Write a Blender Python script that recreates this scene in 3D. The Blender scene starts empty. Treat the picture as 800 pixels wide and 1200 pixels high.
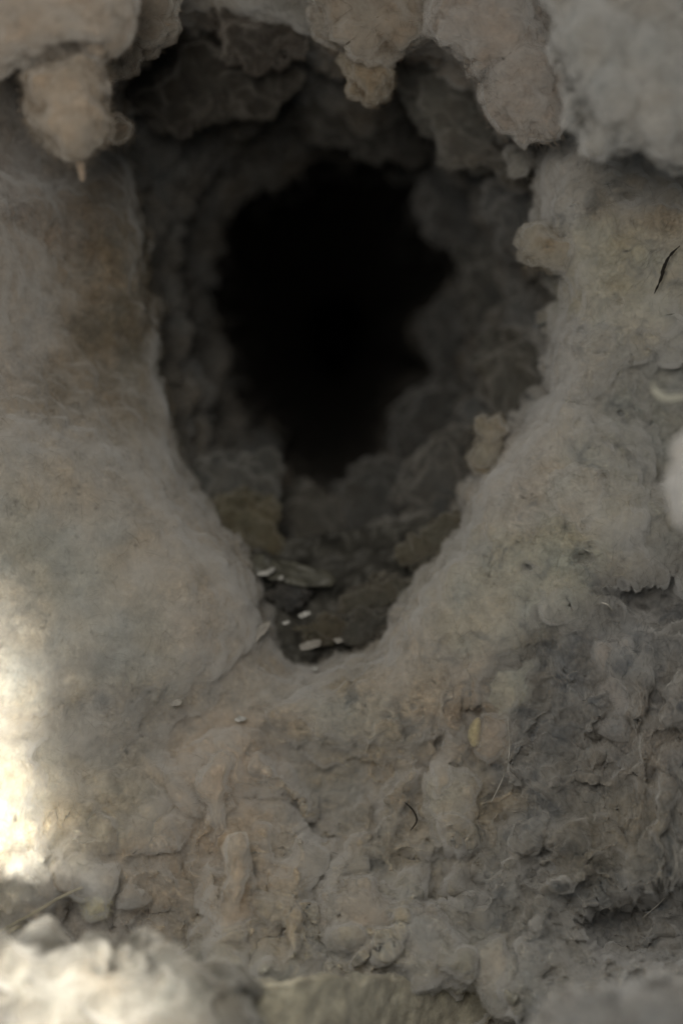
import bpy, math, random
import numpy as np

# ------------------------------------------------------------------ camera, world, lamps, exposure
sc = bpy.context.scene
col = sc.collection
F = 1287.0                                   # pixels (of an 800x1200 picture) per unit of tangent


def P(px, py, d):
    return np.stack([(np.asarray(px, float) - 400) / F * d, np.asarray(d, float) + 0 * np.asarray(px, float),
                     (600 - np.asarray(py, float)) / F * d], -1)


cam_d = bpy.data.cameras.new('camera')
cam = bpy.data.objects.new('camera', cam_d)
col.objects.link(cam)
cam.rotation_euler = (math.radians(90), 0, 0)
cam_d.sensor_fit = 'VERTICAL'
cam_d.angle = 2 * math.atan(600 / F)
cam_d.clip_start = 0.005
cam_d.clip_end = 20
cam_d.dof.use_dof = True
cam_d.dof.focus_distance = 0.247
cam_d.dof.aperture_fstop = 4.0
sc.camera = cam

w = bpy.data.worlds.new('World')
sc.world = w
w.use_nodes = True
w.node_tree.nodes['Background'].inputs['Color'].default_value = (0.80, 0.92, 1.0, 1)
w.node_tree.nodes['Background'].inputs['Strength'].default_value = 0.055
sc.view_settings.view_transform = 'Standard'
sc.view_settings.look = 'None'
sc.view_settings.exposure = 0
sc.view_settings.gamma = 1
sc.cycles.volume_bounces = 5
sc.cycles.max_bounces = 14


def aim(o, target):
    from mathutils import Vector
    o.rotation_euler = (Vector(target) - o.location).to_track_quat('-Z', 'Y').to_euler()


def lamp(name, kind, loc, target, power, color, **kw):
    l = bpy.data.lights.new(name, kind)
    l.energy = power
    l.color = color
    for k, v in kw.items():
        setattr(l, k, v)
    o = bpy.data.objects.new(name, l)
    col.objects.link(o)
    o.location = loc
    aim(o, target)
    return o


# soft room light from above left of the lens, and the hard warm beam that clips the lower left
lamp('soft_light', 'AREA', (-0.022, 0.0, 0.040), (0.005, 0.30, -0.03), 0.415, (1.0, 0.945, 0.85), shape='DISK', size=0.075)
lamp('side_beam', 'SPOT', (0.092, 0.02, -0.075), (-0.325, 0.23, -0.090), 11.0, (1.0, 0.94, 0.83),
     shadow_soft_size=0.006, spot_size=math.radians(60), spot_blend=0.42)

# ------------------------------------------------------------------ numpy noise
_rs = np.random.RandomState(7)
_perm = _rs.permutation(256).astype(np.int64)
_perm = np.concatenate([_perm, _perm, _perm])
_g = _rs.normal(size=(256, 3))
_g /= np.linalg.norm(_g, axis=1)[:, None]


def gnoise(p):
    i = np.floor(p).astype(np.int64)
    f = p - i
    i &= 255
    u = f * f * f * (f * (f * 6 - 15) + 10)
    out = 0
    for dx in (0, 1):
        for dy in (0, 1):
            for dz in (0, 1):
                h = _perm[_perm[_perm[(i[:, 0] + dx) & 255] + ((i[:, 1] + dy) & 255)] + ((i[:, 2] + dz) & 255)]
                g = _g[h]
                d = g[:, 0] * (f[:, 0] - dx) + g[:, 1] * (f[:, 1] - dy) + g[:, 2] * (f[:, 2] - dz)
                wx = u[:, 0] if dx else 1 - u[:, 0]
                wy = u[:, 1] if dy else 1 - u[:, 1]
                wz = u[:, 2] if dz else 1 - u[:, 2]
                out = out + d * wx * wy * wz
    return out * 1.6


def fbm(p, n=3, gain=0.5):
    a, s, o = 1.0, 0.0, 0
    for k in range(n):
        o = o + a * gnoise(p * 2.03 ** k + 17.3 * k)
        s += a
        a *= gain
    return o / s


def billow(p, n=3, gain=0.5):                # puffy bumps with sharp creases between
    a, s, o = 1.0, 0.0, 0
    for k in range(n):
        o = o + a * (np.sqrt(gnoise(p * 2.07 ** k + 9.1 * k) ** 2 + .012) * 2 - 0.6)
        s += a
        a *= gain
    return o / s


def sstep(x, a=0.0, b=1.0):
    t = np.clip((x - a) / (b - a), 0, 1)
    return t * t * (3 - 2 * t)


def sdist(px, py, poly):                     # signed distance, positive inside
    poly = np.asarray(poly, float)
    q = np.stack([px, py], -1)
    best = np.full(len(q), 1e9)
    inside = np.zeros(len(q), bool)
    n = len(poly)
    for k in range(n):
        a, b = poly[k], poly[(k + 1) % n]
        e = b - a
        t = np.clip(((q - a) @ e) / (e @ e + 1e-9), 0, 1)
        d = q - a - t[:, None] * e
        best = np.minimum(best, (d * d).sum(1))
        c = ((a[1] > q[:, 1]) != (b[1] > q[:, 1]))
        xi = a[0] + (q[:, 1] - a[1]) * e[0] / (e[1] if abs(e[1]) > 1e-9 else 1e-9)
        inside ^= c & (q[:, 0] < xi)
    best = np.sqrt(best)
    return np.where(inside, best, -best)


# ------------------------------------------------------------------ measured outlines (picture coordinates, each used at its own depth)
RIM = [(300, 30), (380, 45), (440, 65), (520, 60), (570, 105), (600, 158), (632, 178), (632, 230), (630, 270), (652, 310),
       (657, 350), (648, 400), (640, 460), (610, 503), (575, 540), (552, 580), (541, 625), (500, 665), (480, 700), (440, 758),
       (390, 783), (345, 790), (318, 765), (303, 715), (288, 660), (252, 610), (225, 575), (207, 520), (190, 440), (182, 360),
       (168, 280), (158, 215), (140, 160), (150, 90), (200, 35), (250, 25)]
MID = [(330, 128), (430, 150), (490, 150), (515, 180), (555, 230), (590, 300), (585, 350), (565, 410), (560, 460), (520, 520),
       (480, 585), (445, 630), (400, 660), (340, 655), (285, 610), (255, 540), (228, 470), (212, 390), (206, 320), (205, 240),
       (250, 165)]
HOLE = [(330, 215), (390, 185), (440, 190), (485, 205), (495, 250), (530, 285), (548, 325), (522, 350), (497, 385), (500, 415),
        (522, 440), (500, 455), (468, 485), (450, 530), (440, 570), (405, 592), (360, 575), (312, 520), (280, 460), (260, 400),
        (248, 340), (255, 280), (285, 235)]

PLATES = [  # outline, height towards the viewer (m), softness of its edge (px)
    ([(-300, 455), (30, 470), (110, 497), (170, 540), (230, 588), (272, 640), (302, 700), (297, 745), (272, 800), (230, 845),
      (185, 885), (100, 870), (-300, 850)], .017, 42),
    ([(640, 180), (700, 160), (850, 250), (800, 420), (740, 420), (692, 480), (740, 520), (772, 600), (760, 680), (690, 730),
      (620, 770), (560, 830), (520, 880), (440, 900), (350, 880), (290, 830), (345, 795), (390, 785), (440, 765), (480, 700),
      (540, 625), (550, 580), (610, 505), (645, 460), (655, 350), (625, 270)], .012, 24),
    ([(215, 862), (300, 855), (340, 920), (350, 1000), (385, 1060), (370, 1260), (240, 1260), (248, 1060), (240, 960)], .009, 15),
    ([(60, 905), (225, 872), (238, 1000), (205, 1085), (110, 1100), (70, 1030)], .004, 22),
    ([(372, 1040), (440, 1028), (540, 1080), (562, 1140), (500, 1170), (430, 1135), (380, 1100)], .007, 16),
    ([(500, 905), (562, 910), (562, 985), (500, 985)], .004, 8),
    ([(-300, 850), (40, 858), (60, 1000), (98, 1043), (0, 1088), (-300, 1110)], .006, 12),
    ([(735, 800), (760, 740), (782, 850), (772, 945), (740, 930)], .004, 12),
    ([(650, 700), (730, 690), (740, 780), (700, 850), (650, 800)], .004, 14),
    ([(590, 900), (700, 880), (740, 960), (700, 1040), (600, 1010)], .004, 14),
    ([(700, 1080), (770, 1050), (800, 980), (840, 1000), (810, 1085), (720, 1108)], .005, 12),
    ([(-200, 66), (150, 40), (150, 190), (70, 235), (-200, 215)], -.012, 20),
    ([(20, 150), (150, 190), (182, 330), (200, 470), (150, 515), (60, 475), (-10, 430), (0, 250)], -.014, 55),
    ([(740, 430), (850, 380), (850, 520), (785, 600), (745, 520)], -.010, 16),
    ([(-300, 1100), (0, 1092), (98, 1047), (205, 1060), (235, 1112), (190, 1145), (-300, 1160)], -.007, 9),
    ([(655, 1075), (780, 1035), (850, 1040), (850, 1140), (700, 1125)], -.030, 14),
    ([(608, 15), (665, 30), (672, 95), (640, 105), (612, 70)], -.014, 9),
    ([(150, 800), (240, 830), (250, 880), (190, 905), (150, 870)], -.008, 16),
    ([(300, 868), (420, 880), (470, 930), (400, 1010), (352, 985), (330, 910)], -.007, 14),
    ([(470, 1000), (560, 990), (570, 1060), (500, 1065)], -.012, 9),
    ([(460, 1165), (580, 1150), (620, 1215), (480, 1240)], -.026, 10),
    ([(690, 690), (800, 670), (850, 740), (760, 740)], -.012, 10),
    ([(690, 850), (740, 840), (750, 890), (700, 905)], -.008, 8),
    ([(600, 1000), (650, 990), (660, 1030), (610, 1040)], -.008, 8),
    ([(330, 930), (385, 950), (380, 985), (340, 975)], -.008, 8),
]
PITS = [(632, 722, 6, 9), (362, 968, 11, 7), (393, 985, 7, 5), (410, 1029, 6, 4), (520, 1055, 20, 10), (638, 1017, 9, 5), (768, 913, 6, 6),
        (718, 905, 8, 8), (514, 871, 7, 8), (528, 902, 5, 4), (755, 712, 14, 7), (640, 1000, 8, 6), (590, 960, 5, 5), (700, 868, 12, 6),
        (548, 800, 3, 20), (562, 830, 5, 14), (375, 1065, 3, 22), (232, 1008, 9, 16), (300, 935, 18, 9), (560, 1140, 6, 22),
        (568, 1180, 12, 12), (655, 842, 6, 5), (780, 700, 10, 9), (665, 1060, 12, 7), (610, 925, 5, 7), (486, 950, 4, 14), (440, 1080, 7, 5),
        (780, 1080, 26, 10), (700, 560, 8, 5), (618, 665, 7, 6), (685, 655, 9, 6), (640, 1145, 10, 8), (330, 1090, 5, 14), (312, 1040, 4, 16),
        (290, 1100, 4, 12), (735, 230, 10, 5), (790, 195, 14, 6), (775, 560, 9, 12), (634, 168, 6, 8)]

_pr = np.random.RandomState(11)
for _ in range(90):
    _x, _y = _pr.uniform(330, 800), _pr.uniform(180, 1190)
    if _x > 640 or _y > 1100 - .9 * _x + 150:
        _s = _pr.uniform(1.8, 4.5)
        PITS.append((_x, _y, _s * _pr.uniform(.7, 1.8), _s))


def front_depth(px, py, rimd=None):
    px = np.asarray(px, float)
    py = np.asarray(py, float)
    if rimd is None:
        rimd = -sdist(px, py, RIM)
    q = np.stack([px / 26, py / 26, 0 * px], -1)
    j1, j2 = fbm(q, 3) * 13, fbm(q + 50, 3) * 13
    d = 0.272 - 0.050 * sstep(rimd, 0, 560) + .020 * np.exp(-np.clip(rimd, 0, None) / 13)
    lw = sstep(-px, -330, -210) * sstep(-py, -760, -560)
    d = d + lw * .020 * np.exp(-np.clip(rimd, 0, None) / 55)
    for k, (poly, h, soft) in enumerate(PLATES):
        s = sdist(px + j1, py + j2, poly)
        d = d - h * sstep(s, -soft * .6, soft * 1.7)
    lowm = sstep(py + .25 * px, 900, 1060) * (1 - .6 * sstep(-px, -180, -60))
    wx, wy = fbm(q * .35 + 9, 3) * 70, fbm(q * .35 + 31, 3) * 70
    for (ang, lx, ly, w0) in ((12, 46, 150, .0095), (-38, 40, 120, .0080), (60, 26, 60, .0030)):
        ca, sa = math.cos(math.radians(ang)), math.sin(math.radians(ang))
        u_ = ((px + wx) * ca + (py + wy) * sa) / lx
        v_ = (-(px + wx) * sa + (py + wy) * ca) / ly
        g_ = gnoise(np.stack([u_, v_, np.full_like(u_, ang * .3)], -1))
        d = d + lowm * w0 * .85 * (np.sqrt(g_ * g_ + .01) * -2 + .6)
    for (x, y, a, b) in PITS:
        e = ((px + j1 * .4 - x) / a / 1.15) ** 2 + ((py + j2 * .4 - y) / b) ** 2
        d = d + min(.008, .0012 * min(a, b)) * np.exp(-e)
    return d


PAL = [  # position, lint colour (albedo), with some light and shade painted in
    (60, 20, .36, .30, .24), (60, 260, .19, .155, .125), (130, 330, .16, .13, .095), (100, 440, .17, .14, .105), (160, 420, .12, .105, .08), (170, 300, .11, .095, .07), (175, 370, .11, .095, .072), (160, 230, .12, .10, .075), (120, 230, .18, .15, .12), (20, 200, .20, .18, .17),  # brown lint at left, darkened further to paint the recess's shade
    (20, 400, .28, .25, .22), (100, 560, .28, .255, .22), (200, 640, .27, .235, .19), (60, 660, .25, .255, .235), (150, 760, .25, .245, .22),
    (120, 840, .26, .25, .235), (250, 740, .28, .25, .215), (20, 800, .56, .53, .46), (20, 950, .58, .55, .47), (10, 720, .5, .47, .41), (120, 950, .31, .28, .225),  # palest left-edge entries add to the beam's glow through albedo
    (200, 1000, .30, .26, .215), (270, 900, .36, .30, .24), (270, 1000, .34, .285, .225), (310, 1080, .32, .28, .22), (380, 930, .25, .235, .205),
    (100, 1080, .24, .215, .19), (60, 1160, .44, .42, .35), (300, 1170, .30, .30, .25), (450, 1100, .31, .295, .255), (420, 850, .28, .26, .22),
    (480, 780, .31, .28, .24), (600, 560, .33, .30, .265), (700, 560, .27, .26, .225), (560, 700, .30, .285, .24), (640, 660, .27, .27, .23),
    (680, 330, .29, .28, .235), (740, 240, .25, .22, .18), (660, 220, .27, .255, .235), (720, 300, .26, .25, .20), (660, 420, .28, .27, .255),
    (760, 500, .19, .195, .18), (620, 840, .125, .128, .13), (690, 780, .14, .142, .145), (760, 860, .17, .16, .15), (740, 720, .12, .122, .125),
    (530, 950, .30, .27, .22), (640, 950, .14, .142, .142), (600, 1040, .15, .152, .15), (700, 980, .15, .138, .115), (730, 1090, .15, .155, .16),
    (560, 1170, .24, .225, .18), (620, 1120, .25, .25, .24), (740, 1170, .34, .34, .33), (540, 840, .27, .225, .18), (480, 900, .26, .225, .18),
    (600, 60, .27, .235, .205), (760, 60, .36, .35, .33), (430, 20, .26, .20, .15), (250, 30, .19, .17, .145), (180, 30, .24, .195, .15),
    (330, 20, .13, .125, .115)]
_pal = np.array(PAL, float)


def lint_color(px, py, co):
    q = np.stack([px / 40, py / 40, 0 * px], -1)
    jx, jy = fbm(q + 5, 3) * 40, fbm(q + 90, 3) * 40
    acc = np.zeros((len(px), 3))
    ws = np.zeros(len(px))
    for r in _pal:
        d2 = (px + jx - r[0]) ** 2 + (py + jy - r[1]) ** 2
        k = 1 / (d2 + 900) ** 2
        acc += k[:, None] * r[2:5]
        ws += k
    c = acc / ws[:, None]
    n = fbm(co * 260, 3)
    m = fbm(co * 110 + 33, 2)
    c = c * (1 + .34 * n[:, None]) * (1 + m[:, None] * np.array([.13, .02, -.13]))
    speck = sstep(gnoise(co * 620 + 4), .55, .8)
    c *= (1 - .6 * speck)[:, None]
    wq = co + np.stack([gnoise(co * 190 + 61 + k * 13) for k in range(3)], -1) * .003
    blot = sstep(fbm(wq * 170 + 120, 3, .6), .05, .45)[:, None] * (.35 + .65 * sstep(px + .5 * py, 500, 1000))[:, None]
    c = c * (1 - blot) + c * np.array([.50, .54, .60]) * blot
    pale = sstep(fbm(wq * 230 + 220, 3, .6), .12, .5)[:, None]
    c = c * (1 + .20 * pale)
    c = c * np.array([1.0, .99, .96])
    return np.clip(c, .02, .8)


# ------------------------------------------------------------------ materials
def mat_lint(name, tint=(1, 1, 1), sheen=.25, bump=1.0, sss=True):
    m = bpy.data.materials.new(name)
    m.use_nodes = True
    nt = m.node_tree
    N, L = nt.nodes, nt.links
    b = N['Principled BSDF']
    b.inputs['Roughness'].default_value = 1
    b.inputs['Specular IOR Level'].default_value = .05
    b.inputs['Sheen Weight'].default_value = sheen
    b.inputs['Sheen Roughness'].default_value = .6
    b.inputs['Sheen Tint'].default_value = (.75, .7, .63, 1)
    if sss:
        b.inputs['Subsurface Weight'].default_value = 1.0
        b.inputs['Subsurface Radius'].default_value = (1.0, .85, .7)
        b.inputs['Subsurface Scale'].default_value = .0021
    at = N.new('ShaderNodeAttribute'); at.attribute_name = 'lint'
    geo = N.new('ShaderNodeNewGeometry')
    n1 = N.new('ShaderNodeTexNoise'); n1.inputs['Scale'].default_value = 900; n1.inputs['Detail'].default_value = 4
    n1.inputs['Roughness'].default_value = .6
    n1.inputs['Distortion'].default_value = .8
    L.new(geo.outputs['Position'], n1.inputs['Vector'])
    mr = N.new('ShaderNodeMapRange')
    mr.inputs['From Min'].default_value = .3; mr.inputs['From Max'].default_value = .7
    mr.inputs['To Min'].default_value = .78; mr.inputs['To Max'].default_value = 1.2
    L.new(n1.outputs['Fac'], mr.inputs['Value'])
    mx = N.new('ShaderNodeMix'); mx.data_type = 'RGBA'; mx.blend_type = 'MULTIPLY'; mx.inputs['Factor'].default_value = 1
    L.new(at.outputs['Color'], mx.inputs['A']); L.new(mr.outputs['Result'], mx.inputs['B'])
    mt = N.new('ShaderNodeMix'); mt.data_type = 'RGBA'; mt.blend_type = 'MULTIPLY'; mt.inputs['Factor'].default_value = 1
    mt.inputs['B'].default_value = (*tint, 1)
    L.new(mx.outputs['Result'], mt.inputs['A'])
    L.new(mt.outputs['Result'], b.inputs['Base Color'])
    n2 = N.new('ShaderNodeTexNoise'); n2.inputs['Scale'].default_value = 1300; n2.inputs['Detail'].default_value = 4
    n2.inputs['Distortion'].default_value = 1.5
    L.new(geo.outputs['Position'], n2.inputs['Vector'])
    bp = N.new('ShaderNodeBump'); bp.inputs['Strength'].default_value = .38 * bump; bp.inputs['Distance'].default_value = .0007
    L.new(n2.outputs['Fac'], bp.inputs['Height'])
    L.new(bp.outputs['Normal'], b.inputs['Normal'])
    return m


def mat_plain(name, c, rough=.6, spec=.3, metal=0, bump=0, bscale=400, var=.2, alpha=1, trans=0):
    m = bpy.data.materials.new(name)
    m.use_nodes = True
    nt = m.node_tree
    N, L = nt.nodes, nt.links
    b = N['Principled BSDF']
    b.inputs['Roughness'].default_value = rough
    b.inputs['Specular IOR Level'].default_value = spec
    b.inputs['Metallic'].default_value = metal
    b.inputs['Alpha'].default_value = alpha
    geo = N.new('ShaderNodeNewGeometry')
    n1 = N.new('ShaderNodeTexNoise'); n1.inputs['Scale'].default_value = bscale; n1.inputs['Detail'].default_value = 4
    L.new(geo.outputs['Position'], n1.inputs['Vector'])
    rp = N.new('ShaderNodeValToRGB')
    rp.color_ramp.elements[0].position = .3; rp.color_ramp.elements[1].position = .7
    rp.color_ramp.elements[0].color = (*[v * (1 - var) for v in c], 1)
    rp.color_ramp.elements[1].color = (*[v * (1 + var) for v in c], 1)
    L.new(n1.outputs['Fac'], rp.inputs['Fac'])
    L.new(rp.outputs['Color'], b.inputs['Base Color'])
    if bump:
        bp = N.new('ShaderNodeBump'); bp.inputs['Strength'].default_value = bump; bp.inputs['Distance'].default_value = .001
        L.new(n1.outputs['Fac'], bp.inputs['Height'])
        L.new(bp.outputs['Normal'], b.inputs['Normal'])
    return m


LINT = mat_lint('lint')
FUZZ = mat_lint('lint_fibre', sheen=.1, bump=0, sss=False)
DARKTHREAD = mat_plain('dark_thread', (.02, .018, .015), .9, .1)
PALETHREAD = mat_plain('pale_thread', (.42, .40, .36), .7, .2)
STRAW = mat_plain('straw', (.34, .31, .23), .6, .3)
SEED = mat_plain('seed_husk', (.50, .44, .27), .6, .3, bump=.3, bscale=700)
DULL = mat_plain('dull_flake', (.25, .235, .21), .55, .3, bump=.3, bscale=400)
FLAKE = mat_plain('glossy_flake', (.33, .325, .305), .4, .5, bump=.25, bscale=500)
FILM = mat_plain('dusty_film', (.075, .073, .058), .5, .3, bump=.4, bscale=260, var=.5)
FOIL = mat_plain('dusty_foil', (.06, .058, .05), .6, .3, metal=.1, bump=.5, bscale=150, var=.6)


def mat_fluff(name, R, dens):
    # scattering albedo that gives the loose fibres the reflectance R in depth
    c = [1 - ((1 - x) / (1 + 2 * x)) ** 2 for x in R]
    m = bpy.data.materials.new(name)
    m.use_nodes = True
    nt = m.node_tree
    for n in list(nt.nodes):
        if n.type != 'OUTPUT_MATERIAL': nt.nodes.remove(n)
    v = nt.nodes.new('ShaderNodeVolumeScatter')
    v.inputs['Color'].default_value = (*c, 1)
    v.inputs['Density'].default_value = dens
    nt.links.new(v.outputs[0], nt.nodes['Material Output'].inputs['Volume'])
    return m


# ------------------------------------------------------------------ mesh building
def mesh_from(name, verts, faces, mat, color=None, smooth=True):
    verts = np.asarray(verts, np.float32)
    faces = np.asarray(faces, np.int32)
    me = bpy.data.meshes.new(name)
    nf, k = faces.shape
    me.vertices.add(len(verts))
    me.vertices.foreach_set('co', verts.ravel())
    me.loops.add(nf * k)
    me.loops.foreach_set('vertex_index', faces.ravel())
    me.polygons.add(nf)
    me.polygons.foreach_set('loop_start', np.arange(0, nf * k, k, dtype=np.int32))
    me.polygons.foreach_set('use_smooth', np.full(nf, smooth))
    me.update(calc_edges=True)
    if color is not None:
        a = me.attributes.new('lint', 'FLOAT_COLOR', 'POINT')
        a.data.foreach_set('color', np.concatenate([color, np.ones((len(color), 1))], 1).astype(np.float32).ravel())
    me.materials.append(mat)
    return me


def link(name, me, parent=None, label=None, cat=None, group=None, kind=None, origin=None):
    o = bpy.data.objects.new(name, me)
    col.objects.link(o)
    if origin is not None:                   # move the origin to the thing's own place
        from mathutils import Matrix
        me.transform(Matrix.Translation([-float(v) for v in origin]))
        o.location = origin
    if parent:
        o.parent = parent
        o.location = [a - b for a, b in zip(o.location, parent.location)]
    if label: o['label'] = label
    if cat: o['category'] = cat
    if group: o['group'] = group
    if kind: o['kind'] = kind
    return o


def grid_normals(V, wrap=True):
    if wrap:
        du = np.roll(V, -1, 1) - np.roll(V, 1, 1)
    else:
        du = np.gradient(V, axis=1)
    dv = np.gradient(V, axis=0)
    n = np.cross(du, dv)
    return n / (np.linalg.norm(n, axis=2)[..., None] + 1e-12)


def grid_faces(nr, nc, wrap=True):
    i = np.arange(nr - 1)[:, None] * nc
    j = np.arange(nc if wrap else nc - 1)[None, :]
    j2 = (j + 1) % nc
    return np.stack([i + j, i + j2, i + nc + j2, i + nc + j], -1).reshape(-1, 4)


def surf_noise(co, amp=1.0):
    warp = np.stack([gnoise(co * 150 + k * 31) for k in range(3)], -1) * .0022
    c = co + warp
    return amp * (.0020 * billow(c * 85, 2) + .0005 * billow(c * 210 + 7, 2, .5) + .0008 * fbm(c * 260 + 21, 2) + .00034 * fbm(c * 620 + 3, 2) + .00012 * gnoise(c * 1500))


def fibres(name, pts, nrm, colr, rng, length=(.0012, .004), rad=.00004, lift=.5, parent=None, down=.0, off=-.0002):
    """thousands of loose curled fibres standing in the surface, as one part"""
    n = len(pts)
    if n == 0: return
    S = 4
    L = rng.uniform(length[0], length[1], n) * rng.uniform(.5, 1.2, n)
    t = rng.normal(size=(n, 3))
    t -= (t * nrm).sum(1)[:, None] * nrm
    t /= np.linalg.norm(t, axis=1)[:, None] + 1e-9
    b = np.cross(nrm, t)
    lf = rng.uniform(.05, 1, n)[:, None] * lift
    d = t + nrm * lf
    d /= np.linalg.norm(d, axis=1)[:, None]
    curl = rng.uniform(-1.3, 1.3, n)[:, None]
    fall = rng.uniform(-.9, .3, n)[:, None]
    pos = pts + nrm * off
    centre = [pos]
    for k in range(S):
        d = d + b * curl / S + nrm * fall * .5 / S + rng.normal(size=(n, 3)) * .12
        d[:, 2] -= down / S
        d /= np.linalg.norm(d, axis=1)[:, None]
        pos = pos + d * (L / S)[:, None]
        centre.append(pos)
    C = np.stack(centre, 1)                                 # n, S+1, 3
    tan = np.gradient(C, axis=1)
    side = np.cross(tan, nrm[:, None, :] + .01)
    side /= np.linalg.norm(side, axis=2)[..., None] + 1e-12
    up = np.cross(side, tan)
    up /= np.linalg.norm(up, axis=2)[..., None] + 1e-12
    r = rad * np.array([1, 1, .9, .7, .25])[None, :, None] * rng.uniform(.6, 1.5, n)[:, None, None]
    V = np.stack([C + r * (side * math.cos(a) + up * math.sin(a)) for a in (0, 2.094, 4.189)], 2)   # n,S+1,3,3
    V = V.reshape(-1, 3)
    base = (np.arange(n) * (S + 1) * 3)[:, None, None]
    k = (np.arange(S) * 3)[None, :, None]
    a = np.arange(3)[None, None, :]
    a2 = (a + 1) % 3
    Fc = np.stack([base + k + a, base + k + a2, base + k + 3 + a2, base + k + 3 + a], -1).reshape(-1, 4)
    cc = np.repeat(colr * rng.uniform(.8, 1.35, n)[:, None], (S + 1) * 3, 0)
    me = mesh_from(name, V, Fc, FUZZ, cc)
    return link('fuzz', me, parent, kind='stuff', origin=tuple(parent.location) if parent else None)


# ------------------------------------------------------------------ the lint lining: front mat, rolled lip and tunnel in one sheet
NT = 1700
th = np.linspace(0, 2 * math.pi, NT, endpoint=False)
CX, CY = 395.0, 400.0


def polar(poly, cx=CX, cy=CY, theta=th, sm=3):
    """radius along each ray (outermost crossing), lightly smoothed"""
    poly = np.asarray(poly, float) - [cx, cy]
    dx, dy = np.cos(theta), np.sin(theta)
    out = np.zeros(len(theta))
    for k in range(len(poly)):
        a, b = poly[k], poly[(k + 1) % len(poly)]
        e = b - a
        den = dx * e[1] - dy * e[0]
        den = np.where(abs(den) < 1e-9, 1e-9, den)
        r = (a[0] * e[1] - a[1] * e[0]) / den
        u = (a[0] * dy - a[1] * dx) / den
        out = np.where((u >= 0) & (u <= 1) & (r > 0), np.maximum(out, r), out)
    for _ in range(sm):
        out = (np.roll(out, 1) + out * 2 + np.roll(out, -1)) / 4
    return out


def jag(seed, amp, sc_=34):
    q = np.stack([np.cos(th) * 240 / sc_, np.sin(th) * 240 / sc_, np.full(NT, seed)], -1)
    return fbm(q, 4, .55) * amp


rRim = polar(RIM, sm=20) + jag(1.5, 13, 24)
rMid = polar(MID, sm=30) + jag(4.5, 14)
rHole = polar(HOLE, sm=12) + jag(8.5, 12, 28)
rOut = polar([(-170, -170), (970, -170), (970, 1380), (-170, 1380)], sm=0)
rows_r, rows_d, rows_f = [], [], []
# front rows
NF = 290
for s in np.linspace(1, 0, NF) ** 1.15:
    rows_r.append(rRim + (rOut - rRim) * s)
    rows_d.append(None)
# tunnel rows: (radius array, depth)
q0 = .292


def inner(ra, da, rb, db, n, bulge):
    for k in range(1, n + 1):
        t = k / n
        rows_r.append(ra * (1 - t) + rb * t + bulge * math.sin(math.pi * t))
        rows_d.append(np.full(NT, da * (1 - t) + db * t))


bott = sstep(np.sin(th), .2, .9)             # the tunnel floor stays low so that the foil shows
bul = 26 - 8 * bott
inner(rRim, q0, rMid * 1.02, .375, 80, bul)
inner(rMid * 1.02, .375, rHole, .47, 80, 12)
inner(rHole, .47, rHole * .92, .60, 20, 18)
inner(rHole * .92, .60, rHole * .25, 1.9, 40, 0)
inner(rHole * .25, 1.9, rHole * .08, 5.0, 8, 0)
inner(rHole * .08, 5.0, rHole * .001, 5.1, 3, 0)
NR = len(rows_r)
R = np.stack(rows_r)
PX = CX + R * np.cos(th)[None]
PY = CY + R * np.sin(th)[None]
D = np.zeros_like(R)
fpx, fpy = PX[:NF].ravel(), PY[:NF].ravel()
D[:NF] = front_depth(fpx, fpy).reshape(NF, NT)
lipD = D[NF - 1].copy()
for k in range(NF, NR):
    blend = math.exp(-(k - NF) / 22)
    D[k] = rows_d[k] + (lipD - q0) * blend
D0 = D.copy()
V = P(PX, PY, D)
nrm = grid_normals(V)
mid_n = nrm[:NF].reshape(-1, 3).mean(0)
if mid_n[1] > 0: nrm = -nrm
flat = V.reshape(-1, 3)
disp = surf_noise(flat).reshape(NR, NT)
ramp = np.ones(NR)
ramp[NF:NF + 160] = 2.1                      # the clots inside the tunnel are coarser
ramp[NF + 160:] = 3.5
# broad soft left-hand mound is smooth, the right hand side rough
roughmap = 1 - .55 * np.exp(-(((PX - 110) / 170) ** 2 + ((PY - 620) / 230) ** 2))
roughmap *= 1 + .15 * sstep(PX, 200, 520) * sstep(PY, 700, 900)
cl = billow(flat * 48 + 3, 2).reshape(NR, NT) * .007
cl[:NF] *= 0
V = V + nrm * (disp * ramp[:, None] * roughmap + cl * np.clip((np.arange(NR) - NF) / 20, 0, 1)[:, None])[..., None]
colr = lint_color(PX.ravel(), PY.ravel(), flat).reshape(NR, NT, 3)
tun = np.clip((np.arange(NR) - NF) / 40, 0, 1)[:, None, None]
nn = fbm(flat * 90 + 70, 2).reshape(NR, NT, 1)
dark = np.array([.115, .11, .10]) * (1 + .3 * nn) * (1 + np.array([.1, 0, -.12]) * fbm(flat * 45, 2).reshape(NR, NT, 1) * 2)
colr = colr * (1 - tun) + dark * tun  # base colour darkens past the lip, adding painted shade to the tunnel
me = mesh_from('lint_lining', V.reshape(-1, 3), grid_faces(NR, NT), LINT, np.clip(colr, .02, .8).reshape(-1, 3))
lining = link('lint_lining', me, label='thick grey brown lint mat lining the duct around the dark round tunnel', cat='lint')



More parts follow.
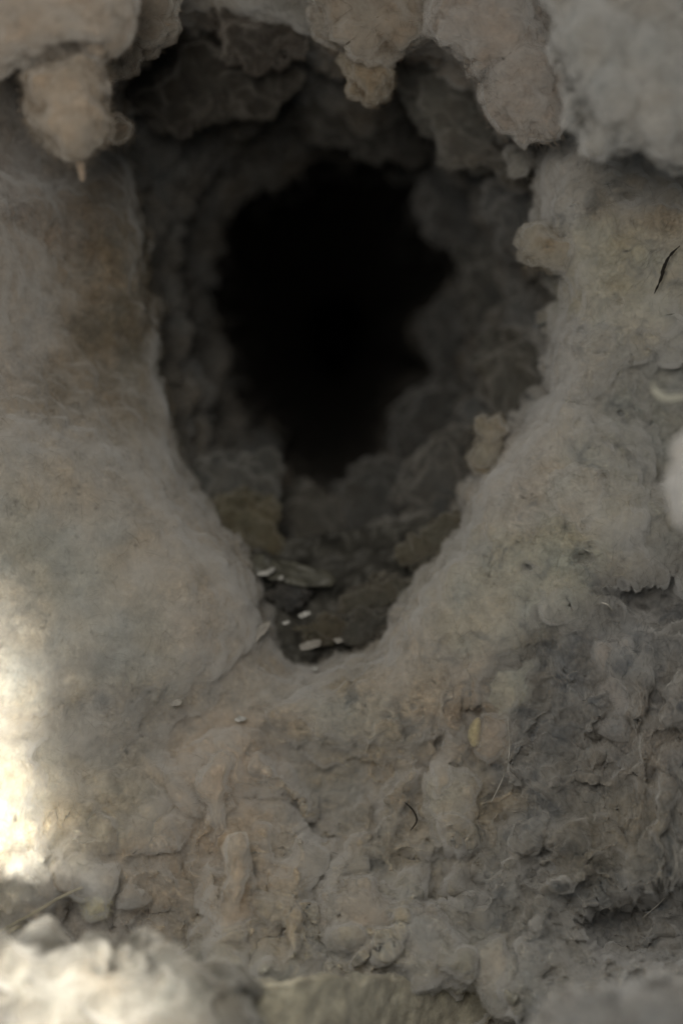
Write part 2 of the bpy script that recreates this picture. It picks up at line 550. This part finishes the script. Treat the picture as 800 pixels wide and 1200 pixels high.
FLUFF = mat_fluff('airy_fluff', (.325, .295, .25), 300)
ns = grid_normals(V)
if ns[:NF].reshape(-1, 3).mean(0)[1] > 0: ns = -ns
STEP = 2
rs = np.arange(0, NF + 150, STEP)
Vs = V[rs][:, ::STEP]
nsm = ns[rs][:, ::STEP].copy()
for _ in range(6):
    nsm = (np.roll(nsm, 1, 1) + np.roll(nsm, -1, 1) + 2 * nsm); nsm[1:-1] = nsm[:-2] + nsm[2:] + 2 * nsm[1:-1]
    nsm /= np.linalg.norm(nsm, axis=2)[..., None] + 1e-9
rmS = roughmap[rs][:, ::STEP]
pxs, pys = PX[rs][:, ::STEP], PY[rs][:, ::STEP]
brn = np.exp(-((pxs - 140) / 85) ** 2 - ((pys - 330) / 150) ** 2)
lrb = np.exp(-((pxs - 680) / 130) ** 2 - ((pys - 880) / 170) ** 2)
low = sstep(pxs, 250, 500) * sstep(pys, 700, 900)
vf = Vs.reshape(-1, 3)
thk = .0012 - .0011 * brn - .0002 * low - .0011 * lrb + .0012 * np.minimum(rmS, 1.3) * fbm(vf * 140 + 40, 3, .5).reshape(Vs.shape[:2]) + .0014 * fbm(vf * 55 + 80, 2).reshape(Vs.shape[:2])
inn_ = sstep(rs, NF + 12, NF + 40)[:, None]
thk = thk * (1 - .7 * inn_)  # thinner fluff inside lets the darkened base show
Vsh = Vs + nsm * np.clip(thk, -.0004, .004)[..., None]
me = mesh_from('fluff', Vsh.reshape(-1, 3), grid_faces(*Vsh.shape[:2])[:, ::-1].copy(), FLUFF)
link('fluff', me, lining, kind='stuff')

rng = np.random.RandomState(3)
n2 = grid_normals(V)
if n2[:NF].reshape(-1, 3).mean(0)[1] > 0: n2 = -n2
inframe = (PX > -40) & (PX < 840) & (PY > -40) & (PY < 1240)
prob = np.where(inframe, 1.0, 0)
rowi = np.arange(NR)[:, None] * np.ones((1, NT))
area = np.gradient(R, axis=0).__abs__() * R
prob *= area
prob[NF:] *= 0
prob *= 1 - .75 * np.exp(-(((PX - 110) / 190) ** 2 + ((PY - 640) / 240) ** 2))
prob[:NF] /= prob.sum()
idx = rng.choice(NF * NT, 30000, p=prob[:NF].ravel() / prob[:NF].sum())
Vf, nf_, cf = V.reshape(-1, 3), n2.reshape(-1, 3), colr.reshape(-1, 3)
a = [idx]
lip = rng.choice(NT, 11000)
lr = rng.choice(np.arange(NF - 10, NF + 12), 11000)
idx2 = lr * NT + lip
inn = rng.choice(np.arange(NF + 14, NF + 160), 4500) * NT + rng.choice(NT, 4500)
ids = np.concatenate([idx, idx2, inn])
fibres('lining_fuzz', Vf[ids], nf_[ids], cf[ids] * 1.15, rng, (.001, .0048), .000028, .8, lining, off=.0007)


def depth_at(x, y):
    return float(front_depth(np.array([x]), np.array([y]))[0])


# ------------------------------------------------------------------ loose clumps
FLUFFS = {}


def clump(name, outline, depth, thick, color, label, group=None, cat='lint clump', jagamp=3.0, rough=1.0, fuzz=350, power=.9,
          seed=None, tail=None, flen=(.001, .0035), tilt=(0, 0), res=2.4, fluff=.0012):
    o = np.asarray(outline, float)
    cx, cy = o.mean(0)
    seed = abs(hash((round(cx), round(cy)))) % 1000 if seed is None else seed
    per = np.linalg.norm(o - np.roll(o, 1, 0), axis=1).sum()
    nt = int(np.clip(per / res, 40, 520))
    npb = int(np.clip(nt / 2.2, 24, 240))
    t = np.linspace(0, 2 * math.pi, nt, endpoint=False)
    r = polar(outline, cx, cy, t, sm=max(1, nt // 110))
    q = np.stack([np.cos(t) * r.mean() / 12, np.sin(t) * r.mean() / 12, np.full(nt, seed * .37)], -1)
    r = r * (1 + .08 * fbm(q * .35 + 3, 2))
    rj = fbm(q, 3, .6) * jagamp * 1.3 + fbm(q * 4.1, 2, .7) * jagamp * .4
    ph = np.linspace(0.0, math.pi, npb)[:, None]
    rad = np.sin(ph) ** power
    PXc = cx + rad * (r * np.cos(t))[None] + rad ** 7 * (rj * np.cos(t))[None]
    PYc = cy + rad * (r * np.sin(t))[None] + rad ** 7 * (rj * np.sin(t))[None]
    dd = depth - thick * np.cos(ph) * np.ones((1, nt)) + tilt[0] * (PXc - cx) + tilt[1] * (PYc - cy)
    Vc = P(PXc, PYc, dd)
    n = grid_normals(Vc)
    if n[npb // 3].mean(0)[1] > 0: n = -n
    ctr = Vc.reshape(-1, 3).mean(0)
    out = Vc - ctr
    f = Vc.reshape(-1, 3)
    dn = surf_noise(f + seed * .013, rough).reshape(npb, nt) + (fbm(f * 130 + seed, 2) * min(thick, .01) * .35 * rough ** .5).reshape(npb, nt)
    fade = np.sin(ph) ** .3
    nsafe = np.where(np.isfinite(n), n, 0)
    Vc = Vc + nsafe * (dn * fade)[..., None]
    # poles: collapse
    Vc[0] = Vc[0].mean(0); Vc[-1] = Vc[-1].mean(0)
    c = np.tile(np.array(color, float), (npb * nt, 1))
    c = c * (1 + .3 * fbm(f * 240 + seed, 3)[:, None]) * (1 + fbm(f * 120 + 9, 2)[:, None] * np.array([.12, 0, -.12]))
    c = np.clip(c, .015, .8)
    me_ = mesh_from(name, Vc.reshape(-1, 3), grid_faces(npb, nt), LINT, c)
    ob = link(name, me_, None, label, cat, group, origin=tuple(float(v) for v in ctr))
    if fluff:
        vs = Vc[::2, ::2]
        nn_ = np.nan_to_num(grid_normals(Vc))[::2, ::2].copy()
        if nn_[len(nn_) // 3].mean(0)[1] > 0: nn_ = -nn_
        for _ in range(4):
            nn_ = np.roll(nn_, 1, 1) + np.roll(nn_, -1, 1) + 2 * nn_
            nn_[1:-1] = nn_[:-2] + nn_[2:] + 2 * nn_[1:-1]
            nn_ /= np.linalg.norm(nn_, axis=2)[..., None] + 1e-9
        nn_[0] = nn_[1].mean(0); nn_[-1] = nn_[-2].mean(0)
        tk_ = fluff * np.clip(1 + 1.5 * fbm(vs.reshape(-1, 3) * 190 + 40, 3, .6).reshape(vs.shape[:2]), .1, 3)
        vs = vs + nn_ * tk_[..., None]
        vs[0] = vs[0].mean(0); vs[-1] = vs[-1].mean(0)
        fc = grid_faces(*vs.shape[:2])
        # outward facing: compare with the direction from the middle
        a_, b_, c_, d_ = (vs.reshape(-1, 3)[fc[:, q_]] - ctr for q_ in (0, 1, 2, 3))
        if (np.cross(c_ - a_, d_ - b_) * (a_ + c_)).sum() < 0: fc = fc[:, ::-1].copy()
        key = tuple(round(v, 2) for v in color)
        if key not in FLUFFS: FLUFFS[key] = mat_fluff('clump_fluff', [min(.6, v * 1.0) for v in color], 300)
        link('fluff', mesh_from('fluff', vs.reshape(-1, 3), fc, FLUFFS[key]), ob, kind='stuff', origin=tuple(ob.location))
    if fuzz:
        fuzz = int(fuzz * 2.8)
        rg = np.random.RandomState(seed + 1)
        nr2 = np.nan_to_num(grid_normals(Vc))
        if nr2[npb // 3].mean(0)[1] > 0: nr2 = -nr2
        rr = np.clip(rg.normal(.40, .13, int(fuzz)), .05, .62)
        ii = (rr * (npb - 1)).astype(int) * nt + rg.choice(nt, fuzz)
        fibres(name + '_fuzz', Vc.reshape(-1, 3)[ii], nr2.reshape(-1, 3)[ii], c[ii], rg, flen, .000027, .9, ob, .3, off=fluff * .7)
    return ob


def bezier(pts, n):
    pts = np.asarray(pts, float)
    m = len(pts)
    out = []
    for t in np.linspace(0, m - 1, n):
        i = min(int(t), m - 2)
        u = t - i
        p0, p1, p2, p3 = pts[max(i - 1, 0)], pts[i], pts[i + 1], pts[min(i + 2, m - 1)]
        out.append(.5 * (2 * p1 + (p2 - p0) * u + (2 * p0 - 5 * p1 + 4 * p2 - p3) * u * u + (3 * p1 - p0 - 3 * p2 + p3) * u ** 3))
    return np.array(out)


def strand(name, pts, rad, mat, label, cat, group=None, n=40, ns=8, flatten=1.0, rough=0, taper=True, parent=None, colr=None):
    C = bezier(pts, n)
    tan = np.gradient(C, axis=0)
    tan /= np.linalg.norm(tan, axis=1)[:, None]
    side = np.cross(tan, [0, 1, 0]); side /= np.linalg.norm(side, axis=1)[:, None]
    up = np.cross(side, tan)
    u = np.linspace(0, 1, n)
    env = np.clip(np.sin(math.pi * (u * .96 + .02)), 0, 1) ** (.45 if taper else .12)
    rr = rad * env
    if rough: rr = rr * (1 + rough * fbm(C * 900 + 3, 2))
    a = np.linspace(0, 2 * math.pi, ns, endpoint=False)
    V_ = C[:, None] + rr[:, None, None] * (side[:, None] * np.cos(a)[None, :, None] + flatten * up[:, None] * np.sin(a)[None, :, None])
    cc = np.tile(np.array(colr), (n * ns, 1)) if colr is not None else None
    me_ = mesh_from(name, V_.reshape(-1, 3), grid_faces(n, ns), mat, cc)
    return link(name, me_, parent, label, cat, group, origin=tuple(parent.location) if parent else tuple(float(v) for v in C.mean(0)))


def on(x, y, lift=.001):
    lift = lift + .0012
    """a point just in front of the lining at this place"""
    return P(x, y, depth_at(x, y) - lift)


TAN, TANB, BROWN, GREY, LGREY = (.215, .175, .138), (.32, .27, .22), (.26, .195, .14), (.27, .255, .235), (.18, .176, .165)
DK, DKB, OL = (.14, .138, .13), (.15, .13, .105), (.17, .155, .115)
ROOF = 'lint clumps hanging round the upper rim'
PUFF = 'dark lint puffs inside the tunnel'
NUB = 'small lint nubs on the rim'
MAT = 'lint lumps on the lower mat'

clump('lint_clump', [(-60, -60), (130, -60), (152, -5), (137, 42), (110, 55), (70, 58), (35, 68), (-60, 76)], .212, .014, TAN,
      'wide tan lint shelf filling the top left corner', ROOF, jagamp=7, fuzz=900)
t1 = clump('hanging_tuft', [(27, 80), (45, 66), (100, 64), (118, 84), (122, 110), (129, 140), (124, 162), (108, 172), (98, 188), (82, 186),
                            (62, 170), (44, 156), (36, 145), (40, 118), (30, 98)], .213, .009, (.235, .19, .145),
           'tan cottony lint tuft with a pointed tip hanging at upper left', ROOF, cat='lint tuft', jagamp=8, rough=.9, fuzz=1000, fluff=.0007)
tip = P([84, 90, 95, 97], [168, 184, 196, 213], .210)
strand('tip', tip, .0008, LINT, None, None, None, n=20, rough=.3, parent=t1, colr=(.19, .15, .115))
clump('lint_clump', [(124, 143), (140, 138), (153, 146), (152, 160), (136, 166), (122, 160)], .262, .006, (.16, .125, .09),
      'small brown lint knob just right of the hanging tuft', ROOF, fuzz=120)
clump('lint_clump', [(40, 50), (120, 40), (170, -20), (215, -40), (205, 30), (165, 62), (130, 92), (70, 90)], .252, .010, (.13, .105, .08),
      'dull brown lint ledge between the top left shelf and the tunnel roof', ROOF, fuzz=300)
clump('lint_clump', [(366, -50), (505, -50), (502, 20), (496, 42), (466, 58), (432, 72), (405, 56), (376, 50), (368, 24)], .262, .012, (.185, .15, .115),
      'brown lint clump hanging from the top centre', ROOF, fuzz=600, jagamp=5)
clump('hanging_tuft', [(404, 68), (425, 60), (452, 66), (463, 84), (458, 104), (443, 120), (430, 121), (412, 104), (405, 86)], .268, .008,
      (.18, .14, .095), 'rusty brown lint drop under the top centre clump', ROOF, cat='lint tuft', fuzz=300, jagamp=4)
clump('lint_clump', [(500, -60), (640, -60), (625, 10), (660, 60), (676, 110), (650, 162), (612, 164), (588, 148), (574, 112), (562, 84),
                     (535, 58), (510, 34)], .247, .011, (.215, .185, .16),
      'pinkish brown lint bank curving down right of top centre', ROOF, fuzz=900, jagamp=7)
clump('lint_clump', [(636, -60), (900, -60), (900, 185), (800, 190), (772, 186), (735, 166), (695, 172), (668, 138), (668, 90), (650, 40)],
      .208, .015, LGREY, 'large pale grey lint cushion filling the top right corner', ROOF, fuzz=1300, jagamp=8)
# deep-set puffs inside the throat
for (o, d, tk, c, lb) in [
    ([(150, 60), (230, 20), (300, 30), (350, 90), (330, 130), (250, 140), (190, 150), (160, 120)], .320, .014, (.065, .058, .048),
     'broad dark brown puff on the tunnel roof right of the hanging tuft'),
    ([(235, -10), (290, -30), (350, -10), (365, 40), (330, 75), (290, 82), (250, 50)], .292, .010, (.085, .072, .06),
     'dim brown puff at the top edge left of the brown hanging clump'),
    ([(330, 90), (400, 100), (470, 118), (510, 140), (490, 190), (430, 180), (380, 165), (340, 140)], .385, .014, (.09, .085, .075),
     'long dark puff across the tunnel roof over the black hole'),
    ([(455, 60), (520, 62), (565, 100), (580, 150), (545, 175), (505, 150), (470, 115)], .318, .011, (.16, .155, .135),
     'mottled dark puff under the pinkish brown bank'),
    ([(505, 150), (560, 165), (615, 185), (634, 215), (600, 212), (560, 195), (520, 190)], .318, .009, (.19, .175, .15),
     'grey streaked puff below the dark notch of the upper right rim'),
    ([(490, 195), (530, 205), (570, 240), (575, 290), (548, 305), (515, 285), (492, 250)], .43, .016, (.165, .165, .16),
     'rounded grey puff bulging over the upper right of the black hole'),
    ([(570, 215), (625, 220), (640, 270), (620, 300), (590, 285), (572, 250)], .335, .012, (.165, .165, .16),
     'grey puff tucked behind the upper right rim'),
    ([(530, 300), (575, 290), (620, 320), (625, 380), (590, 400), (550, 370)], .40, .014, (.14, .14, .13),
     'dark puff right of the black hole at its widest'),
    ([(497, 365), (530, 345), (565, 375), (570, 430), (535, 450), (508, 430), (496, 400)], .45, .016, (.155, .155, .145),
     'round dark puff poking into the black hole from the right'),
    ([(560, 420), (600, 395), (640, 410), (640, 455), (600, 490), (565, 475)], .335, .011, (.175, .17, .145),
     'olive grey puff behind the right rim above the mottled nub'),
    ([(462, 480), (520, 445), (560, 470), (545, 520), (500, 545), (460, 530)], .42, .015, (.15, .15, .14),
     'dark puff under the right notch of the black hole'),
    ([(480, 545), (520, 510), (556, 500), (556, 555), (530, 600), (490, 625), (470, 590)], .335, .012, (.165, .165, .155),
     'dull grey puff inside the lower right rim'),
    ([(400, 560), (450, 530), (480, 570), (465, 630), (420, 655), (392, 620)], .385, .013, (.16, .16, .145),
     'dark puff on the tunnel floor right of centre'),
    ([(330, 580), (375, 575), (405, 605), (400, 650), (350, 655), (322, 620)], .375, .012, (.18, .175, .15),
     'grey flecked puff on the tunnel floor left of centre'),
    ([(225, 545), (275, 535), (325, 548), (330, 590), (280, 605), (240, 590)], .335, .010, (.18, .18, .165),
     'bluish grey puff along the lower left of the tunnel'),
    ([(245, 590), (290, 570), (320, 600), (325, 645), (290, 652), (262, 630)], .325, .009, (.20, .175, .11),
     'olive brown puff just above the dusty film scrap'),
    ([(380, 640), (450, 615), (520, 590), (545, 600), (510, 650), (460, 690), (400, 690)], .335, .011, (.165, .165, .15),
     'long grey floor puff running up to the lower right rim'),
]:
    c = tuple(v * (.34 if np.mean([p_[1] for p_ in o]) > 500 else .33) for v in c)  # albedo scaled down, so the tunnel's dimness is partly in the colour
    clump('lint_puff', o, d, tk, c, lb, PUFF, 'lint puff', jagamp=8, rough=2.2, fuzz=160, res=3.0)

clump('lint_nub', [(612, 268), (632, 262), (655, 276), (667, 298), (662, 314), (632, 316), (622, 296)], .268, .006, (.21, .18, .135),
      'mottled brown nub jutting from the right rim beside the tunnel', NUB, 'lint nub', jagamp=7, rough=1.8, fuzz=300)
clump('lint_nub', [(566, 488), (584, 486), (594, 502), (588, 524), (572, 546), (556, 552), (554, 522)], .284, .006, (.20, .17, .125),
      'mottled yellowish nub on the lower right rim', NUB, 'lint nub', jagamp=7, rough=1.8, fuzz=260)
clump('lint_nub', [(594, 176), (612, 176), (622, 190), (614, 206), (600, 202)], .285, .005, (.21, .19, .16),
      'small grey nub inside the dark notch of the upper right rim', NUB, 'lint nub', jagamp=3, fuzz=120)

# lumps lying on the lower mat
def mat_lump(o, c, lb, tk=.004, lift=.001, **k):
    a = np.asarray(o, float).mean(0)
    return clump('lint_lump', o, depth_at(*a) - lift + tk * .8, tk * 1.25, c, lb, MAT, 'lint lump', **k)


mat_lump([(326, 940), (345, 928), (362, 936), (366, 952), (350, 962), (334, 956)], (.34, .285, .225), 'tan lump over the dark pit at lower centre', .005, .003, fuzz=160)
mat_lump([(572, 778), (600, 770), (634, 772), (628, 800), (612, 832), (592, 850), (574, 830), (566, 800)], (.31, .30, .25),
         'pale wedge shaped lump above the long white thread', .004, .001, fuzz=260)
mat_lump([(565, 835), (592, 846), (596, 880), (570, 895), (556, 880)], (.29, .25, .205), 'pinkish lump right of the yellow husk', .003, .001, fuzz=160)
mat_lump([(500, 912), (530, 903), (560, 912), (556, 950), (545, 985), (515, 985), (502, 950)], (.32, .29, .235),
         'upright tan block of lint left of the thread end', .004, .001, fuzz=260)
mat_lump([(376, 1046), (430, 1034), (470, 1060), (455, 1100), (410, 1112), (380, 1084)], (.32, .29, .245), 'broad pale lump below the centre of the mat', .006, .001, fuzz=340)
mat_lump([(455, 1070), (510, 1062), (552, 1100), (540, 1142), (490, 1150), (458, 1115)], (.29, .28, .255), 'greyish lump right of the broad pale one near the bottom', .006, .001, fuzz=340)
mat_lump([(560, 1110), (588, 1100), (604, 1140), (600, 1190), (580, 1190), (566, 1150)], (.33, .31, .265), 'narrow pale flap beside the dark bottom cleft', .004, .002, fuzz=200)
mat_lump([(238, 905), (255, 880), (268, 890), (262, 940), (266, 985), (250, 992), (240, 960)], (.36, .295, .23),
         'upright tan fold at the top of the lower ridge', .005, .002, fuzz=220, rough=1.3)
mat_lump([(268, 985), (284, 970), (292, 1020), (286, 1080), (272, 1130), (258, 1120), (264, 1050)], (.34, .285, .22),
         'long tan fold running down the lower ridge', .004, .002, fuzz=220, rough=1.3)
mat_lump([(100, 1050), (112, 1045), (126, 1056), (122, 1070), (106, 1072)], (.52, .48, .32), 'tiny pale yellow lump at lower left in the shade', .003, .004, fuzz=60)
mat_lump([(700, 760), (735, 745), (745, 800), (735, 870), (705, 860)], (.24, .225, .21), 'flat grey brown lump left of the right hand ridge', .003, .001, fuzz=200)
mat_lump([(640, 560), (700, 545), (735, 590), (720, 640), (660, 630)], (.31, .29, .25), 'soft low lump on the broad right rim band', .003, -.001, fuzz=300)

clump('lint_clump', [(-60, 1108), (40, 1112), (70, 1118), (92, 1132), (112, 1106), (132, 1124), (148, 1110), (178, 1110), (215, 1140), (300, 1152),
                     (330, 1270), (-60, 1270)], .196, .011, (.13, .122, .103), 'cream foreground lint bank along the bottom left corner',
      'foreground lint banks', jagamp=12, rough=1.8, fuzz=900)
clump('lint_clump', [(600, 1250), (650, 1196), (710, 1160), (780, 1148), (900, 1130), (940, 1420), (560, 1420)], .172, .012, (.15, .148, .143),
      'blurred pale grey foreground lint bank in the bottom right corner', 'foreground lint banks', jagamp=6, fuzz=300)
clump('lint_ball', [(786, 560), (796, 532), (812, 514), (860, 506), (880, 630), (806, 616), (792, 590)], .172, .006, (.36, .35, .335),
      'blurred whitish lint ball at the right edge halfway down', 'foreground lint banks', jagamp=4, fuzz=120)

# ------------------------------------------------------------------ collar of the duct mouth along the bottom
def collar():
    xs = np.linspace(176, 620, 220)
    prof = [(1146, .2055), (1147, .2035), (1150, .2025)] + [(y, .2028 + .002 * (y - 1155) / 130) for y in range(1155, 1285, 3)]
    rows = []
    sink = .060 * sstep(xs, 330, 620) + .004 * sstep(-xs, -215, -178)
    for (y, d) in prof + [(y, d + .0022) for (y, d) in prof[::-1]]:
        wob = 1.6 * np.sin(xs / 21) + 1.2 * np.sin(xs / 7.3 + 1)
        rows.append(P(xs, y + 2.2 * np.sin(xs / 40) + 1.5 * np.sin(xs / 11), d + sink + .00022 * np.sin(xs / 6.5) + .0001 * wob))
    V_ = np.stack(rows)
    fl = V_.reshape(-1, 3)
    V_[:, :, 1] -= (fbm(fl * 120, 3, .5) * .0030).reshape(V_.shape[:2])
    V_[:, :, 2] += (fbm(fl * 130 + 5, 3) * .0026).reshape(V_.shape[:2])
    cc = np.array([.36, .34, .27]) * (1 + .6 * fbm(fl * 260 + 9, 3))[:, None]
    me_ = mesh_from('duct_collar', V_.reshape(-1, 3), grid_faces(len(rows), len(xs), False), LINT, np.clip(cc, .03, .7))
    return link('duct_collar', me_, None, 'dust coated greenish collar edge along the bottom centre', 'duct collar', origin=tuple(float(v) for v in V_.reshape(-1, 3).mean(0)))


collar()

# ------------------------------------------------------------------ foil duct wall seen through the gap in the lint, with its wire ridges
# gap polygon sits on the tunnel floor between rim and puffs
def foil():
    nx, ny = 70, 46
    u, v = np.meshgrid(np.linspace(0, 1, nx), np.linspace(0, 1, ny))
    L0, R0 = np.array([270, 815.]), np.array([500, 800.])
    L1, R1 = np.array([275, 640.]), np.array([560, 600.])
    x = (L0[0] * (1 - u) + R0[0] * u) * (1 - v) + (L1[0] * (1 - u) + R1[0] * u) * v
    y = (L0[1] * (1 - u) + R0[1] * u) * (1 - v) + (L1[1] * (1 - u) + R1[1] * u) * v
    d = .296 + .030 * v - .004 * np.abs(u - .5) * 2 
    q = np.stack([x.ravel() / 22, y.ravel() / 22, 0 * x.ravel()], -1)
    d = d + (fbm(q, 4, .6) * .008).reshape(d.shape)
    Vf_ = P(x, y, d)
    Vb = P(x, y, d + .002)[::-1]
    V_ = np.concatenate([Vf_, Vb])
    me_ = mesh_from('foil_duct_wall', V_.reshape(-1, 3), grid_faces(2 * ny, nx, False), FOIL)
    return link('foil_duct_wall', me_, None, 'dark crinkled duct wall bare of lint on the tunnel floor', 'duct wall',
                origin=tuple(float(v) for v in V_.reshape(-1, 3).mean(0)))


foil()


for (o, d, tk, c, lb) in [
    ([(405, 690), (440, 672), (470, 668), (478, 690), (450, 712), (415, 716)], .300, .005, (.17, .15, .10), 'olive brown shred at the upper right of the bare duct patch'),
    ([(400, 722), (440, 712), (462, 716), (440, 748), (410, 758), (392, 742)], .295, .005, (.13, .12, .09), 'dark olive shred right of the dull tan flake'),
    ([(300, 690), (345, 684), (372, 694), (350, 708), (312, 712)], .302, .004, (.10, .10, .095), 'blackish shred just under the film scrap'),
    ([(340, 735), (372, 728), (392, 736), (376, 745), (350, 747)], .292, .003, (.16, .14, .085), 'small olive shred between the white and dull tan flakes'),
    ([(470, 640), (520, 605), (545, 600), (540, 630), (500, 665), (475, 672)], .300, .005, (.19, .17, .11), 'olive shred tucked behind the lower right rim'),
]:
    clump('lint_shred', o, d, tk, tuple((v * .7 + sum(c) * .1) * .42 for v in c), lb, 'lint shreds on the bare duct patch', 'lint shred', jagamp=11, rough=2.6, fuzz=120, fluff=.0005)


def flake(name, outline, depth, mat, label, cat='flake', group='glinting flakes in the lint', thick=.0003, tilt=(0, 0), crumple=.0006):
    o = np.asarray(outline, float)
    cx, cy = o.mean(0)
    nt, nr = 40, 8
    t = np.linspace(0, 2 * math.pi, nt, endpoint=False)
    r = polar(outline, cx, cy, t, sm=1)
    r = r * (.8 if name == 'pale_flake' else 1) * (1 + .35 * fbm(np.stack([np.cos(t) * 2.2, np.sin(t) * 2.2, np.full(nt, cx)], -1), 3))
    rows = []
    for side_ in (0, 1):
        ks = np.linspace(0, 1, nr)
        if side_: ks = ks[::-1]
        for k in ks:
            x, y = cx + k * r * np.cos(t), cy + k * r * np.sin(t)
            q = np.stack([x / 9, y / 9, np.full(nt, cx)], -1)
            rows.append(P(x, y, depth + tilt[0] * (x - cx) + tilt[1] * (y - cy) + crumple * gnoise(q) + side_ * thick))
    V_ = np.stack(rows)
    me_ = mesh_from(name, V_.reshape(-1, 3), grid_faces(len(rows), nt), mat)
    return link(name, me_, None, label, cat, group, origin=tuple(float(v) for v in V_.reshape(-1, 3).mean(0)))


flake('film_scrap', [(272, 652), (300, 650), (340, 658), (385, 668), (402, 682), (372, 688), (335, 684), (300, 674), (284, 664)], .296, FILM,
      'dusty crinkled film scrap lying across the tunnel floor', 'film scrap', None, .0004, (.00001, -.00012), .0015)
for (o, d, lb) in [
    ([(296, 672), (312, 668), (324, 662), (327, 667), (314, 675), (300, 676)], .291, 'curved pale glint on the left end of the film scrap'),  # pale chip put in for the film's bright edge
    ([(325, 676), (332, 673), (333, 679), (327, 681)], .291, 'tiny pale speck under the left end of the film scrap'),
    ([(345, 722), (356, 716), (366, 715), (365, 720), (353, 726)], .284, 'bright white flake in the upper middle of the bare duct patch'),
    ([(328, 730), (338, 726), (342, 729), (333, 733)], .284, 'small white flake touching the left edge of the bare duct patch'),
    ([(346, 756), (360, 750), (380, 748), (382, 754), (364, 762), (350, 764)], .284, 'dull tan flake in the lower middle of the bare duct patch'),
    ([(360, 784), (368, 780), (376, 782), (370, 787)], .280, 'white speck at the bottom point of the bare duct patch'),
    ([(388, 748), (400, 746), (404, 752), (394, 755)], .284, 'small grey flake right of the dull tan one'),
]:
    flake('pale_flake', o, d, DULL if 'dull' in lb or 'grey' in lb else FLAKE, lb, tilt=(0, -.0001))
for (o, lf, lb) in [
    ([(279, 757), (300, 735), (316, 722), (322, 728), (312, 742), (294, 760), (282, 764)], .004, 'long slanting grey flake left of the bare duct patch'),
    ([(196, 825), (206, 818), (216, 820), (212, 827), (201, 829)], .004, 'small dull flake in the valley at left of centre'),
    ([(271, 843), (280, 838), (291, 840), (290, 845), (276, 847)], .004, 'bright white flake just above the lower ridge'),
]:
    a = np.asarray(o, float).mean(0)
    flake('pale_flake', o, depth_at(*a) - lf, DULL if 'grey' in lb or 'dull' in lb else FLAKE, lb, tilt=(0, -.0001))

# ------------------------------------------------------------------ husk, threads, straws
clump('seed_husk', [(556, 842), (562, 840), (564, 856), (561, 874), (553, 876), (547, 864), (549, 850)], depth_at(556, 858) - .0035, .0022,
      (.36, .31, .20), 'pale yellow oval husk beside the wedge shaped lump', cat='husk', jagamp=.6, rough=.15, fuzz=0, fluff=0)
strand('white_thread', [on(594, 838, .004), on(595.5, 855, .0052), on(596.5, 872, .0058), on(595.5, 888, .0055), on(591, 905, .005), on(586, 918, .0045),
                        on(575, 940, .0035)], .00013, PALETHREAD, 'fine white thread curving down from the wedge shaped lump', 'thread')
strand('dark_thread', [on(796, 288, .003), on(784, 300, .0032), on(777, 314, .0032), on(774, 326, .0032), on(766, 344, .003)], .00030, DARKTHREAD,
       'short dark twisted thread near the upper right edge', 'thread', rough=1.2)
strand('pale_strand', [P(764, 448, .196), P(768, 459, .194), P(780, 467, .193), P(795, 466, .193), P(820, 462, .193)], .0008,
       mat_plain('pale_strand', (.30, .295, .25), .8, .2, bump=.3), 'curved pale strand poking in at the right edge', 'strand', rough=.25)
strand('straw', [on(-20, 1102, .004), on(40, 1070, .006), on(70, 1052, .006), on(97, 1040, .005)], .00028, STRAW,
       'long thin straw along the edge of the lit patch at left', 'straw', 'straws at lower left')
strand('straw', [on(6, 1096, .008), on(15, 1090, .009), on(24, 1085, .009)], .0004, STRAW,
       'short bright straw at the left edge below the lit patch', 'straw', 'straws at lower left', n=16)
strand('fibre_thread', [on(752, 1076, .004), on(780, 1050, .004), on(792, 1020, .004), on(788, 990, .004)], .00014, PALETHREAD,
       'faint curved fibre beside the dark lower right hollow', 'thread')
strand('fibre_thread', [on(704, 706, .003), on(712, 709, .004), on(718, 717, .003)], .0002, PALETHREAD,
       'short pale fibre between the two dark pits at right', 'thread', n=14)
strand('fibre_thread', [on(474, 940, .003), on(484, 950, .004), on(488, 962, .004), on(480, 974, .003)], .0002, DARKTHREAD,
       'short dark curled fibre left of the upright tan block', 'thread', n=14)
